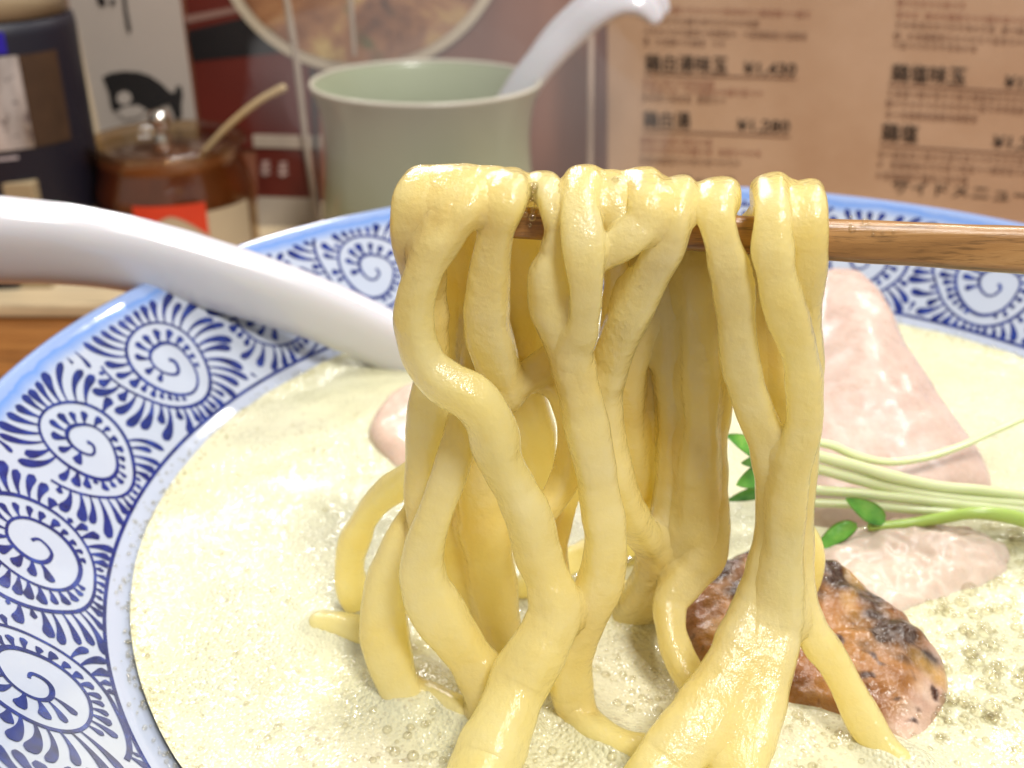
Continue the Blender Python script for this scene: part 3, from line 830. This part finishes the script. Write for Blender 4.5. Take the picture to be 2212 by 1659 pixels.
def cup_spoon(label, pts):
    P = []
    for x, y, yr, hw in pts:
        p = at(x, y, yr); P.append((p, px2m(hw, p)))
    e = empty('white_spoon', P[0][0]); tag(e, label, 'spoon', 'white spoons standing in the green cup')
    V, F = tube_data(catmull(P, .003), segs=24, sup=2.6, flat=.55, up=Vector((1, -.4, .6)))
    adopt(mesh_obj('handle', V, F, M['spoon']), e)
cup_spoon('front white spoon handle leaning right out of the green cup', [(1040,330,.385,36),(1090,250,.385,38),(1130,185,.384,38),(1175,128,.383,37),(1235,70,.382,35),(1290,25,.380,34),(1345,2,.379,33),(1390,10,.378,30),(1415,38,.377,20)])
cup_spoon('rear white spoon handle nested above the front one', [(1070,330,.393,34),(1120,215,.394,34),(1185,105,.394,34),(1250,35,.393,34),(1310,-8,.391,34),(1370,-22,.390,32),(1415,-8,.389,26),(1432,22,.388,16)])

# bottle or tin at the far left
M['navy'] = plain('navy_black_print', (.006, .0055, .014), .5, .2, 20)
M['blue'] = plain('violet_blue_band', (.020, .012, .30), .35, .2, 60)
def can_label():
    t = NT('silver_label_print'); tc = t.node('ShaderNodeTexCoord'); sx = t.node('ShaderNodeSeparateXYZ'); t.l.new(tc.outputs['Object'], sx.inputs[0])
    v = t.coord('Object', (1, 1, .25))
    stripes = t.noise(v, 130, 3, .5)
    c = t.ramp(stripes, [(.36, (.30, .24, .17)), (.46, (.50, .47, .45)), (.60, (.74, .72, .71))])
    v2 = t.coord('Object', (1.2, 1.2, 1))
    marks = t.ramp(t.noise(v2, 190, 3, .6), [(.60, 0), (.64, .75)])
    c = t.mix(marks, c, (.16, .13, .14))
    t.set(Base_Color=c, Roughness=.3, Metallic=.6); return t.m
M['canlabel'] = can_label()
kc = at(-5, 230, .395); kr = px2m(187, kc)
can = empty('condiment_tin', (kc.x, kc.y, TZ)); tag(can, 'dark condiment tin with silver label and violet blue band at far left', 'tin')
zt = lambda py: at(0, py, .395-kr).z-TZ
zt0 = zt(60)
lathe('tin_body', [(0, 0), (kr*.98, 0), (kr, .002), (kr, zt0-.004), (kr*.985, zt0-.0005), (kr*.96, zt0), (0, zt0)], M['navy'], can, 64)
lathe('blue_band', [(kr+.0003, zt(122)), (kr+.0004, zt(75))], M['blue'], can, 40, -PI*.85, -PI*.30)
lathe('label', [(kr+.0003, zt(330)), (kr+.0004, zt(128))], M['canlabel'], can, 40, -PI*.85, -PI*.27)
brown = plain('dark_brown_print', (.05, .025, .012), .5, .5, 160)
lathe('label_side', [(kr+.0003, zt(330)), (kr+.0004, zt(128))], brown, can, 20, -PI*.268, -PI*.12)
lathe('white_line', [(kr+.0003, zt(350)), (kr+.0004, zt(343))], plain('pale_line', (.45, .40, .42), .4), can, 30, -PI*.85, -PI*.33)
lathe('tin_lid', [(0, zt0+.0135), (kr*.90, zt0+.0130), (kr*.93, zt0+.012), (kr*.94, zt0+.0005), (0, zt0+.0002)], plain('cream_lid', (.42, .34, .22), .4), can, 64)
bx = at(30, 432, .366)
o = box('small_box', (bx.x-.03, bx.y, TZ), (at(72, 420, .366).x, bx.y+.012, at(72, 396, .366).z), plain('buff_card', (.34, .26, .15), .6), None, .0006)
tag(o, 'small buff coloured box in front of the dark tin', 'box')

# grey card with the ink fish
M['card'] = plain('grey_paper', (.42, .36, .31), .8, .06, 30)
M['ink'] = plain('black_ink', (.008, .006, .006), .6, .2, 60)
CY = .440
card = empty('fish_card', at(300, 300, CY)); tag(card, 'grey paper card with a black ink fish behind the glass jar', 'card')
cp = [at(128, -120, CY), at(372, -120, CY), at(432, 330, CY), at(200, 330, CY)]
V = [tuple(p) for p in cp]+[tuple(p+Vector((0, .0012, 0))) for p in cp]
adopt(mesh_obj('card_sheet', V, [(0,3,2,1),(4,5,6,7),(0,1,5,4),(1,2,6,5),(2,3,7,6),(3,0,4,7)], M['card'], None, smooth=False), card)
fold = [at(141, 55, CY-.004), at(165, 55, CY-.0005), at(224, 330, CY-.0005), at(192, 330, CY-.004)]
V = [tuple(p) for p in fold]+[tuple(p+Vector((0, .0004, 0))) for p in fold]
adopt(mesh_obj('folded_edge', V, [(0,3,2,1),(4,5,6,7),(0,1,5,4),(1,2,6,5),(2,3,7,6),(3,0,4,7)], plain('cream_paper', (.55, .43, .28), .8), None, smooth=False), card)
def flat_print(name, polys, yr, mat, parent, off=.0006, conv=None):
    V = []; F = []
    conv = conv or (lambda x, y: at(x, y, yr)-Vector((0, off, 0)))
    for poly in polys:
        b0 = len(V); V += [tuple(conv(x, y)) for x, y in poly]; F.append(tuple(range(b0, b0+len(poly))))
    o = mesh_obj(name, V, F, mat, None, smooth=False)
    bm = bmesh.new(); bm.from_mesh(o.data); bmesh.ops.triangulate(bm, faces=bm.faces); bm.to_mesh(o.data); bm.free()
    return adopt(o, parent)
fish = [(222,166),(240,157),(268,153),(300,155),(325,163),(350,180),(368,198),(378,200),(381,186),(392,184),(396,205),(393,225),(394,250),(382,262),(374,240),(366,224),(352,228),(330,238),(300,236),(262,238),(246,240),(240,226),(236,200),(228,180)]
fish_o = flat_print('fish_drawing', [fish], CY, M['ink'], card)
def under(o, part): o.parent = part; o.matrix_parent_inverse = Matrix.Identity(4); return o
under(flat_print('fish_eye', [[(270+16*math.cos(a*PI/8), 211+15*math.sin(a*PI/8)) for a in range(16)]], CY, M['card'], card, .0009), fish_o)
under(flat_print('fish_belly', [[(252,239),(275,228),(300,226),(318,236),(300,252),(270,256)]], CY, M['card'], card, .0009), fish_o)
flat_print('brush_strokes', [[(206,-14),(222,-18),(231,6),(226,14),(214,10)], [(240,-4),(250,-2),(249,8),(244,13),(238,8)], [(264,-16),(272,-16),(276,20),(284,62),(280,74),(274,60),(268,20)]], CY, M['ink'], card)

# glass jar with a lid knob and a wooden scoop
jc = at(375, 410, .405); jr = px2m(172, jc)
jar = empty('condiment_jar', (jc.x, jc.y, TZ)); tag(jar, 'glass condiment jar with red and white label and knobbed lid', 'jar')
jz = lambda py: max(.001, at(375, py, .405-jr*.98).z-TZ)
def glass(name, tint, a):
    t = NT(name); n = t.n; l = t.l
    tr = n.new('ShaderNodeBsdfTransparent'); tr.inputs[0].default_value = (*tint, 1)
    gl = n.new('ShaderNodeBsdfGlossy'); gl.inputs['Roughness'].default_value = .08
    lw = n.new('ShaderNodeLayerWeight'); lw.inputs[0].default_value = .3
    mx = n.new('ShaderNodeMixShader'); l.new(t.ramp(lw.outputs['Facing'], [(.2, a), (1, .55)]), mx.inputs[0]); l.new(tr.outputs[0], mx.inputs[1]); l.new(gl.outputs[0], mx.inputs[2])
    l.new(mx.outputs[0], t.out.inputs[0]); return t.m
M['glass'] = glass('jar_glass', (.86, .72, .52), .10); M['clear'] = glass('clear_acrylic', (.93, .92, .90), .08)
zr, zn, zs = jz(345), jz(395), jz(432)
lathe('jar_glass', [(0, .0006), (jr*.96, .0006), (jr, .003), (jr*1.0, zs*.92), (jr*.98, zs), (jr*.90, zn), (jr*.90, zr-.003), (jr*.97, zr-.001), (jr*.97, zr), (jr*.93, zr+.0008), (jr*.86, zr-.002), (jr*.86, zn), (jr*.94, zs), (jr*.95, .004), (0, .003)], M['glass'], jar, 72)
M['paste'] = plain('brown_red_paste', (.20, .07, .025), .5, .5, 120)
lathe('contents', [(0, .004), (jr*.93, .0045), (jr*.93, zs*.9), (jr*.84, zn), (jr*.84, zn+.002), (0, zn+.003)], M['paste'], jar, 48)
M['label'] = plain('cream_label', (.48, .38, .25), .6, .1, 40); M['redlabel'] = plain('orange_red_print', (.62, .045, .012), .6, .15, 60)
jlabel = lathe('label', [(jr*1.004, .004), (jr*1.006, zs*.80)], M['label'], jar, 60, -PI*.95, -PI*.08)
za = jz(445); zb = jz(520)
V = []; F = []
NA = 26
for i in range(NA+1):
    q = i/NA; a = -PI*.565+q*PI*.27
    lowz = za+(zb-za)*(.42+.58*abs(2*q-1)**1.2) if .05 < q < .95 else zb*.98
    arch_ = za-(za-zb)*(.30+.7*abs(2*q-1)**1.5)
    for z in (za, arch_): V.append((jr*1.012*math.cos(a), jr*1.012*math.sin(a), z))
for i in range(NA): F.append((2*i, 2*i+2, 2*i+3, 2*i+1))
mesh_obj('red_print', V, F, M['redlabel'], jlabel)
jlid = lathe('lid', [(0, zr-.004), (jr*.5, zr-.004), (jr*.84, zr-.002), (jr*.84, zr-.0035), (jr*.5, zr-.0055), (0, zr-.0055)], M['clear'], jar, 48, center=(-.002, 0, 0))
kn = NT('bright_steel'); kn.set(Base_Color=(.85, .82, .74), Metallic=1.0, Roughness=.12); M['steel'] = kn.m
lathe('lid_knob', [(0, zr-.004), (.0035, zr-.0038), (.0030, zr+.001), (.0018, zr+.003), (.0036, zr+.006), (.0042, zr+.008), (.0030, zr+.0105), (0, zr+.011)], M['steel'], jlid, 32, center=(at(352, 300, .405).x-jc.x, -.001, 0))
P = [(at(400, 380, .402), .0011), (at(452, 316, .400), .0011), (at(500, 266, .399), .0012), (at(560, 218, .398), .0013), (at(612, 190, .397), .0015)]
e = tube('wooden_scoop', P, plain('tan_wood', (.50, .37, .19), .5), None, step=.002, segs=12)
tag(e, 'thin tan wooden scoop handle sticking out of the glass jar', 'scoop')

# poster with the round food picture, on the wall board
PY = .4685
poster = empty('wall_poster', at(780, 200, PY)); tag(poster, 'round food picture with pale rim on the red board behind the cup', 'poster')
def disc_poly(cx_, cy_, r, n=72): return [(cx_+r*math.cos(2*PI*i/n), cy_+r*math.sin(2*PI*i/n)) for i in range(n)]
def food_mat():
    t = NT('food_photo_print'); v = t.coord()
    f = t.noise(v, 34, 6, .68, .6)
    c = t.ramp(f, [(.36, (.045, .018, .008)), (.44, (.19, .075, .032)), (.54, (.34, .16, .07)), (.64, (.52, .36, .13)), (.78, (.62, .54, .32))])
    g = t.ramp(t.noise(v, 38, 3, .5), [(.60, 0), (.66, .85)])
    c = t.mix(g, c, (.07, .09, .02))
    t.set(Base_Color=c, Roughness=.5); return t.m
M['food'] = food_mat()
flat_print('pale_rim', [disc_poly(780, -166, 325)], PY, plain('pale_ring', (.52, .44, .32), .5), poster, .0010)
flat_print('food_picture', [disc_poly(780, -166, 302)], PY, M['food'], poster, .0014)
M['maroon'] = plain('maroon_print', (.11, .012, .006), .5, .25, 40); M['black'] = plain('black_print_and_gap', (.006, .005, .006), .5, .2, 40)
flat_print('maroon_field', [[(395,-60),(690,-60),(690,320),(440,320)]], PY, M['maroon'], poster, .0004)
flat_print('black_patch', [[(405,66),(560,30),(640,110),(560,118),(418,132)]], PY, M['black'], poster, .0007)
flat_print('pink_line', [[(400,34),(520,12),(522,24),(402,50)]], PY, plain('dull_pink', (.25, .14, .11), .6), poster, .0008)

# small sign in a clear acrylic stand between jar and cup
AY = .432
stand = empty('acrylic_stand', at(650, 450, AY)); tag(stand, 'clear acrylic stand with a maroon and white sign between jar and cup', 'sign stand')
M['edge'] = plain('lit_acrylic_edge', (.40, .33, .26), .3, .25, 120)
P = [(at(612, -40, AY), .0013), (at(640, 130, AY), .0013), (at(664, 330, AY), .0012), (at(690, 500, AY), .0012)]
adopt(tube('upright', P, M['edge'], None, step=.004, segs=8), stand)
P = [(at(755, -40, AY+.01), .0010), (at(760, 40, AY+.01), .0010), (at(766, 118, AY+.01), .0008)]
adopt(tube('upright', P, M['edge'], None, step=.004, segs=8), stand)
def slabq(name, q, yr, th, mat, parent):
    cp = [at(x, y, yr) for x, y in q]; V = [tuple(p) for p in cp]+[tuple(p+Vector((0, th, 0))) for p in cp]
    return adopt(mesh_obj(name, V, [(0,3,2,1),(4,5,6,7),(0,1,5,4),(1,2,6,5),(2,3,7,6),(3,0,4,7)], mat, None, smooth=False), parent)
slabq('top_bar', [(545,293),(694,296),(694,322),(548,318)], AY+.004, .002, M['edge'], stand)
slabq('maroon_sign', [(552,320),(660,322),(670,428),(556,424)], AY+.005, .0015, M['maroon'], stand)
slabq('white_sign', [(556,425),(672,428),(684,520),(560,520)], AY+.005, .0015, plain('grey_white_sign', (.44, .38, .31), .6), stand)
slabq('dark_gap_strip', [(668,150),(680,150),(694,500),(690,500)], AY+.003, .002, M['black'], stand)  # black strip put in for the dark gap between upright and cup
mk = plain('pale_print', (.50, .34, .30), .6)
for (x, y) in ((574, 362), (612, 364)):
    flat_print('pale_mark', [[(x-7,y-15),(x+8,y-16),(x+9,y-10),(x-8,y-9)], [(x-10,y-4),(x+10,y-5),(x+10,y+1),(x-10,y+2)], [(x-3,y-16),(x+2,y-16),(x+3,y+17),(x-4,y+17)], [(x-10,y+8),(x+10,y+7),(x+11,y+13),(x-10,y+14)]], AY+.0045, mk, stand)

# ------------------------------------------------------------------ menu in its stand
ML, MR = at(1316, 300, .432), at(2212, 300, .372)
mh = Vector((MR.x-ML.x, MR.y-ML.y, 0)).normalized(); mn = Vector((mh.y, -mh.x, 0)); lean = math.radians(2.0)
mv = (Vector((0, 0, 1))*math.cos(lean)-mn*math.sin(lean)*1.0).normalized(); mnn = mh.cross(mv).normalized()
def mp(px, py, off=0.0):
    d = ray(px, py); t = (ML-CAM).dot(mnn)/d.dot(mnn); return CAM+d*t+mnn*off
menu = empty('menu', mp(1760, 440)); tag(menu, 'brown paper menu with Japanese dishes and prices standing at right', 'menu')
if mnn.y > 0: SGN = -1
else: SGN = 1
def mprint(name, polys, mat, off): return flat_print(name, polys, 0, mat, menu, 0, lambda x, y: mp(x, y, SGN*off))
def kraft():
    t = NT('kraft_paper'); v = t.coord()
    c = t.ramp(t.noise(v, 22, 5, .6), [(.3, (.46, .29, .18)), (.5, (.52, .345, .225)), (.7, (.57, .39, .265))])
    f = t.ramp(t.noise(t.coord('Object', (1, 1, 3)), 900, 3, .7), [(.45, 0), (.7, .18)])
    t.set(Base_Color=t.mix(f, c, (.35, .19, .09)), Roughness=.5, Coat_Weight=.25, Coat_Roughness=.3); return t.m
M['kraft'] = kraft()
c4 = [mp(1312, -120), mp(2420, -120), mp(2420, 760), mp(1312, 760)]
zlow = TZ+.001
def clampz(p, q):
    t = (zlow-q.z)/(p.z-q.z); return q.lerp(p, t) if p.z < zlow else p
c4[2] = clampz(c4[2], c4[1]); c4[3] = clampz(c4[3], c4[0])
V = [tuple(p) for p in c4]+[tuple(p-mnn*SGN*.0012) for p in c4]
menu_sheet = adopt(mesh_obj('menu_sheet', V, [(0,3,2,1),(4,5,6,7),(0,1,5,4),(1,2,6,5),(2,3,7,6),(3,0,4,7)], M['kraft'], None, smooth=False), menu)
dk = plain('dark_edge', (.16, .075, .06), .4)
e4 = [mp(1291, -120), mp(1313, -120), mp(1313, 480), mp(1291, 480)]
V = [tuple(p) for p in e4]+[tuple(p-mnn*SGN*.003) for p in e4]
adopt(mesh_obj('dark_border', V, [(0,3,2,1),(4,5,6,7),(0,1,5,4),(1,2,6,5),(2,3,7,6),(3,0,4,7)], dk, None, smooth=False), menu)
P = [(mp(1277, -60), .0012), (mp(1276, 200), .0012), (mp(1274, 490), .0012)]
adopt(tube('stand_edge', P, plain('pale_stand_edge', (.52, .40, .32), .3), None, step=.01, segs=10), menu)
M['mink'] = plain('menu_ink', (.030, .018, .012), .7, .3, 200); M['mred'] = plain('menu_red', (.28, .10, .06), .7, .2, 200); M['mbrown'] = plain('menu_brown', (.14, .055, .03), .7, .2, 200)
def text(body, x0, x1, yb, hpx, slope, mat, bold=.012):
    """lettering whose baseline runs from (x0, yb) to (x1, yb + slope*(x1-x0)) in the picture"""
    c = bpy.data.curves.new('lettering', 'FONT'); c.body = body; c.size = 1; c.offset = bold; c.resolution_u = 3
    o = bpy.data.objects.new('lettering', c); COL.objects.link(o)
    dg = bpy.context.evaluated_depsgraph_get(); me = bpy.data.meshes.new_from_object(o.evaluated_get(dg))
    bpy.data.objects.remove(o); bpy.data.curves.remove(c)
    X = [v.co.x for v in me.vertices]; w0, w1 = min(X), max(X)
    A = mp(x0, yb, SGN*.0005); B = mp(x1, yb+slope*(x1-x0), SGN*.0005); ax = (B-A)
    H = px2m(hpx, A); upv = (mv-ax.normalized()*mv.dot(ax.normalized())).normalized()
    for v in me.vertices:
        v.co = A+ax*((v.co.x-w0)/(w1-w0))+upv*(v.co.y*H)
    me.materials.append(mat); o = bpy.data.objects.new('lettering', me); COL.objects.link(o); under(o, menu_sheet)
def underline(x0, x1, y0, y1): under(mprint('underline', [[(x0,y0),(x1,y1),(x1,y1+3),(x0,y0+3)]], M['mbrown'], .0005), menu_sheet)
rm = random.Random(2)
def small(x0, x1, y, slope, mat, h=13):
    """a line of fine print, too small to read"""
    polys = []; x = x0
    def hb(xa, xb, yy): polys.append([(xa, yy), (xb, yy-.5), (xb, yy+1.5), (xa, yy+1.9)])
    def vb(xa, ya, yb): polys.append([(xa-.9, ya), (xa+.9, ya), (xa+.9, yb), (xa-.9, yb)])
    while x < x1-h*.6:
        wd = h*.76; yy = y+slope*(x-x0); t0 = yy-h*.42; b0 = yy+h*.42; k = rm.randrange(6)
        if k == 0: hb(x, x+wd, t0); hb(x, x+wd, yy); hb(x, x+wd, b0); vb(x+wd*.5, t0, b0)
        elif k == 1: hb(x, x+wd, t0); hb(x, x+wd, b0); vb(x+1, t0, b0); vb(x+wd-1, t0, b0); hb(x, x+wd, yy)
        elif k == 2: vb(x+wd*.25, t0, b0); hb(x+wd*.25, x+wd, t0+h*.2); hb(x+wd*.3, x+wd, b0-h*.1); vb(x+wd*.7, t0, b0)
        elif k == 3: hb(x+wd*.1, x+wd*.9, t0+h*.1); vb(x+wd*.4, t0, b0-h*.15); hb(x+wd*.3, x+wd, b0-h*.1)
        elif k == 4: hb(x, x+wd*.8, yy-h*.1); vb(x+wd*.75, yy-h*.3, b0)
        else: vb(x+wd*.3, t0+h*.2, b0); hb(x, x+wd, t0+h*.25); hb(x+wd*.45, x+wd*.95, yy+h*.15)
        x += h*1.12
        if rm.random() < .05: x += h*.8
    under(mprint('fine_print', polys, mat, .0005), menu_sheet)
text('鶏白湯味玉', 1394, 1572, 150, 38, .030, M['mink']); text('¥1,430', 1606, 1720, 158, 33, .03, M['mink'])
text('鶏白湯', 1390, 1492, 272, 38, .032, M['mink']); text('¥1,280', 1592, 1706, 281, 33, .03, M['mink'])
text('鶏塩味玉', 1924, 2086, 172, 40, .050, M['mink']); text('¥1,430', 2168, 2290, 188, 34, .05, M['mink'])
text('鶏塩', 1903, 1982, 301, 42, .055, M['mink']); text('¥1,280', 2143, 2270, 318, 36, .05, M['mink'])
text('サイドメニュー', 1926, 2226, 414, 34, .075, M['mink'], .006)
underline(1394, 1722, 158, 168); underline(1390, 1708, 281, 293); underline(1920, 2300, 181, 203); underline(1902, 2300, 312, 338)
for (x0, x1, y, m_) in ((1395,1750,18,'mred'),(1392,1640,42,'mbrown'),(1392,1745,66,'mbrown'),(1392,1575,88,'mbrown'),(1390,1545,176,'mred'),(1390,1650,192,'mred'),(1388,1565,210,'mbrown'),(1386,1545,302,'mred'),(1386,1650,322,'mred'),(1384,1610,345,'mbrown')):
    small(x0, x1, y, .035, M[m_], 14)
for (x0, x1, y, m_) in ((1940,2090,4,'mred'),(1938,2300,30,'mred'),(1936,2300,52,'mbrown'),(1933,2300,76,'mbrown'),(1930,2120,96,'mbrown'),(1918,2300,200,'mbrown'),(1916,2300,222,'mbrown'),(1914,2110,246,'mbrown'),(1898,2300,332,'mbrown'),(1896,2300,354,'mbrown'),(1893,2090,378,'mbrown')):
    small(x0, x1, y, .052, M[m_], 15)
small(1470, 1610, 392, .04, M['mink'], 28)

# ------------------------------------------------------------------ steam rising off the broth
sb = bmesh.new(); bmesh.ops.create_icosphere(sb, subdivisions=4, radius=1)
sc_ = at(1010, 210, .285)
for v in sb.verts:
    q = v.co.copy(); k = 1+.35*noise.noise(q*1.3+Vector((4, 2, 1)))+.15*noise.noise(q*3)
    v.co = Vector((sc_.x+q.x*.052*k, sc_.y+q.y*.040*k, sc_.z+q.z*.040*k))
me = bpy.data.meshes.new('steam'); sb.to_mesh(me); sb.free()
steam = bpy.data.objects.new('steam', me); COL.objects.link(steam)
tag(steam, 'thin white steam drifting in front of the green cup', 'steam', kind='stuff')
sm_ = bpy.data.materials.new('steam_volume'); sm_.use_nodes = True; nt = sm_.node_tree; nt.nodes.remove(nt.nodes['Principled BSDF'])
pv = nt.nodes.new('ShaderNodeVolumePrincipled'); pv.inputs['Color'].default_value = (.95, .95, .95, 1); pv.inputs['Density'].default_value = 3.2; pv.inputs['Anisotropy'].default_value = .3
nt.links.new(pv.outputs[0], nt.nodes['Material Output'].inputs['Volume']); me.materials.append(sm_)
SC.cycles.volume_bounces = 0
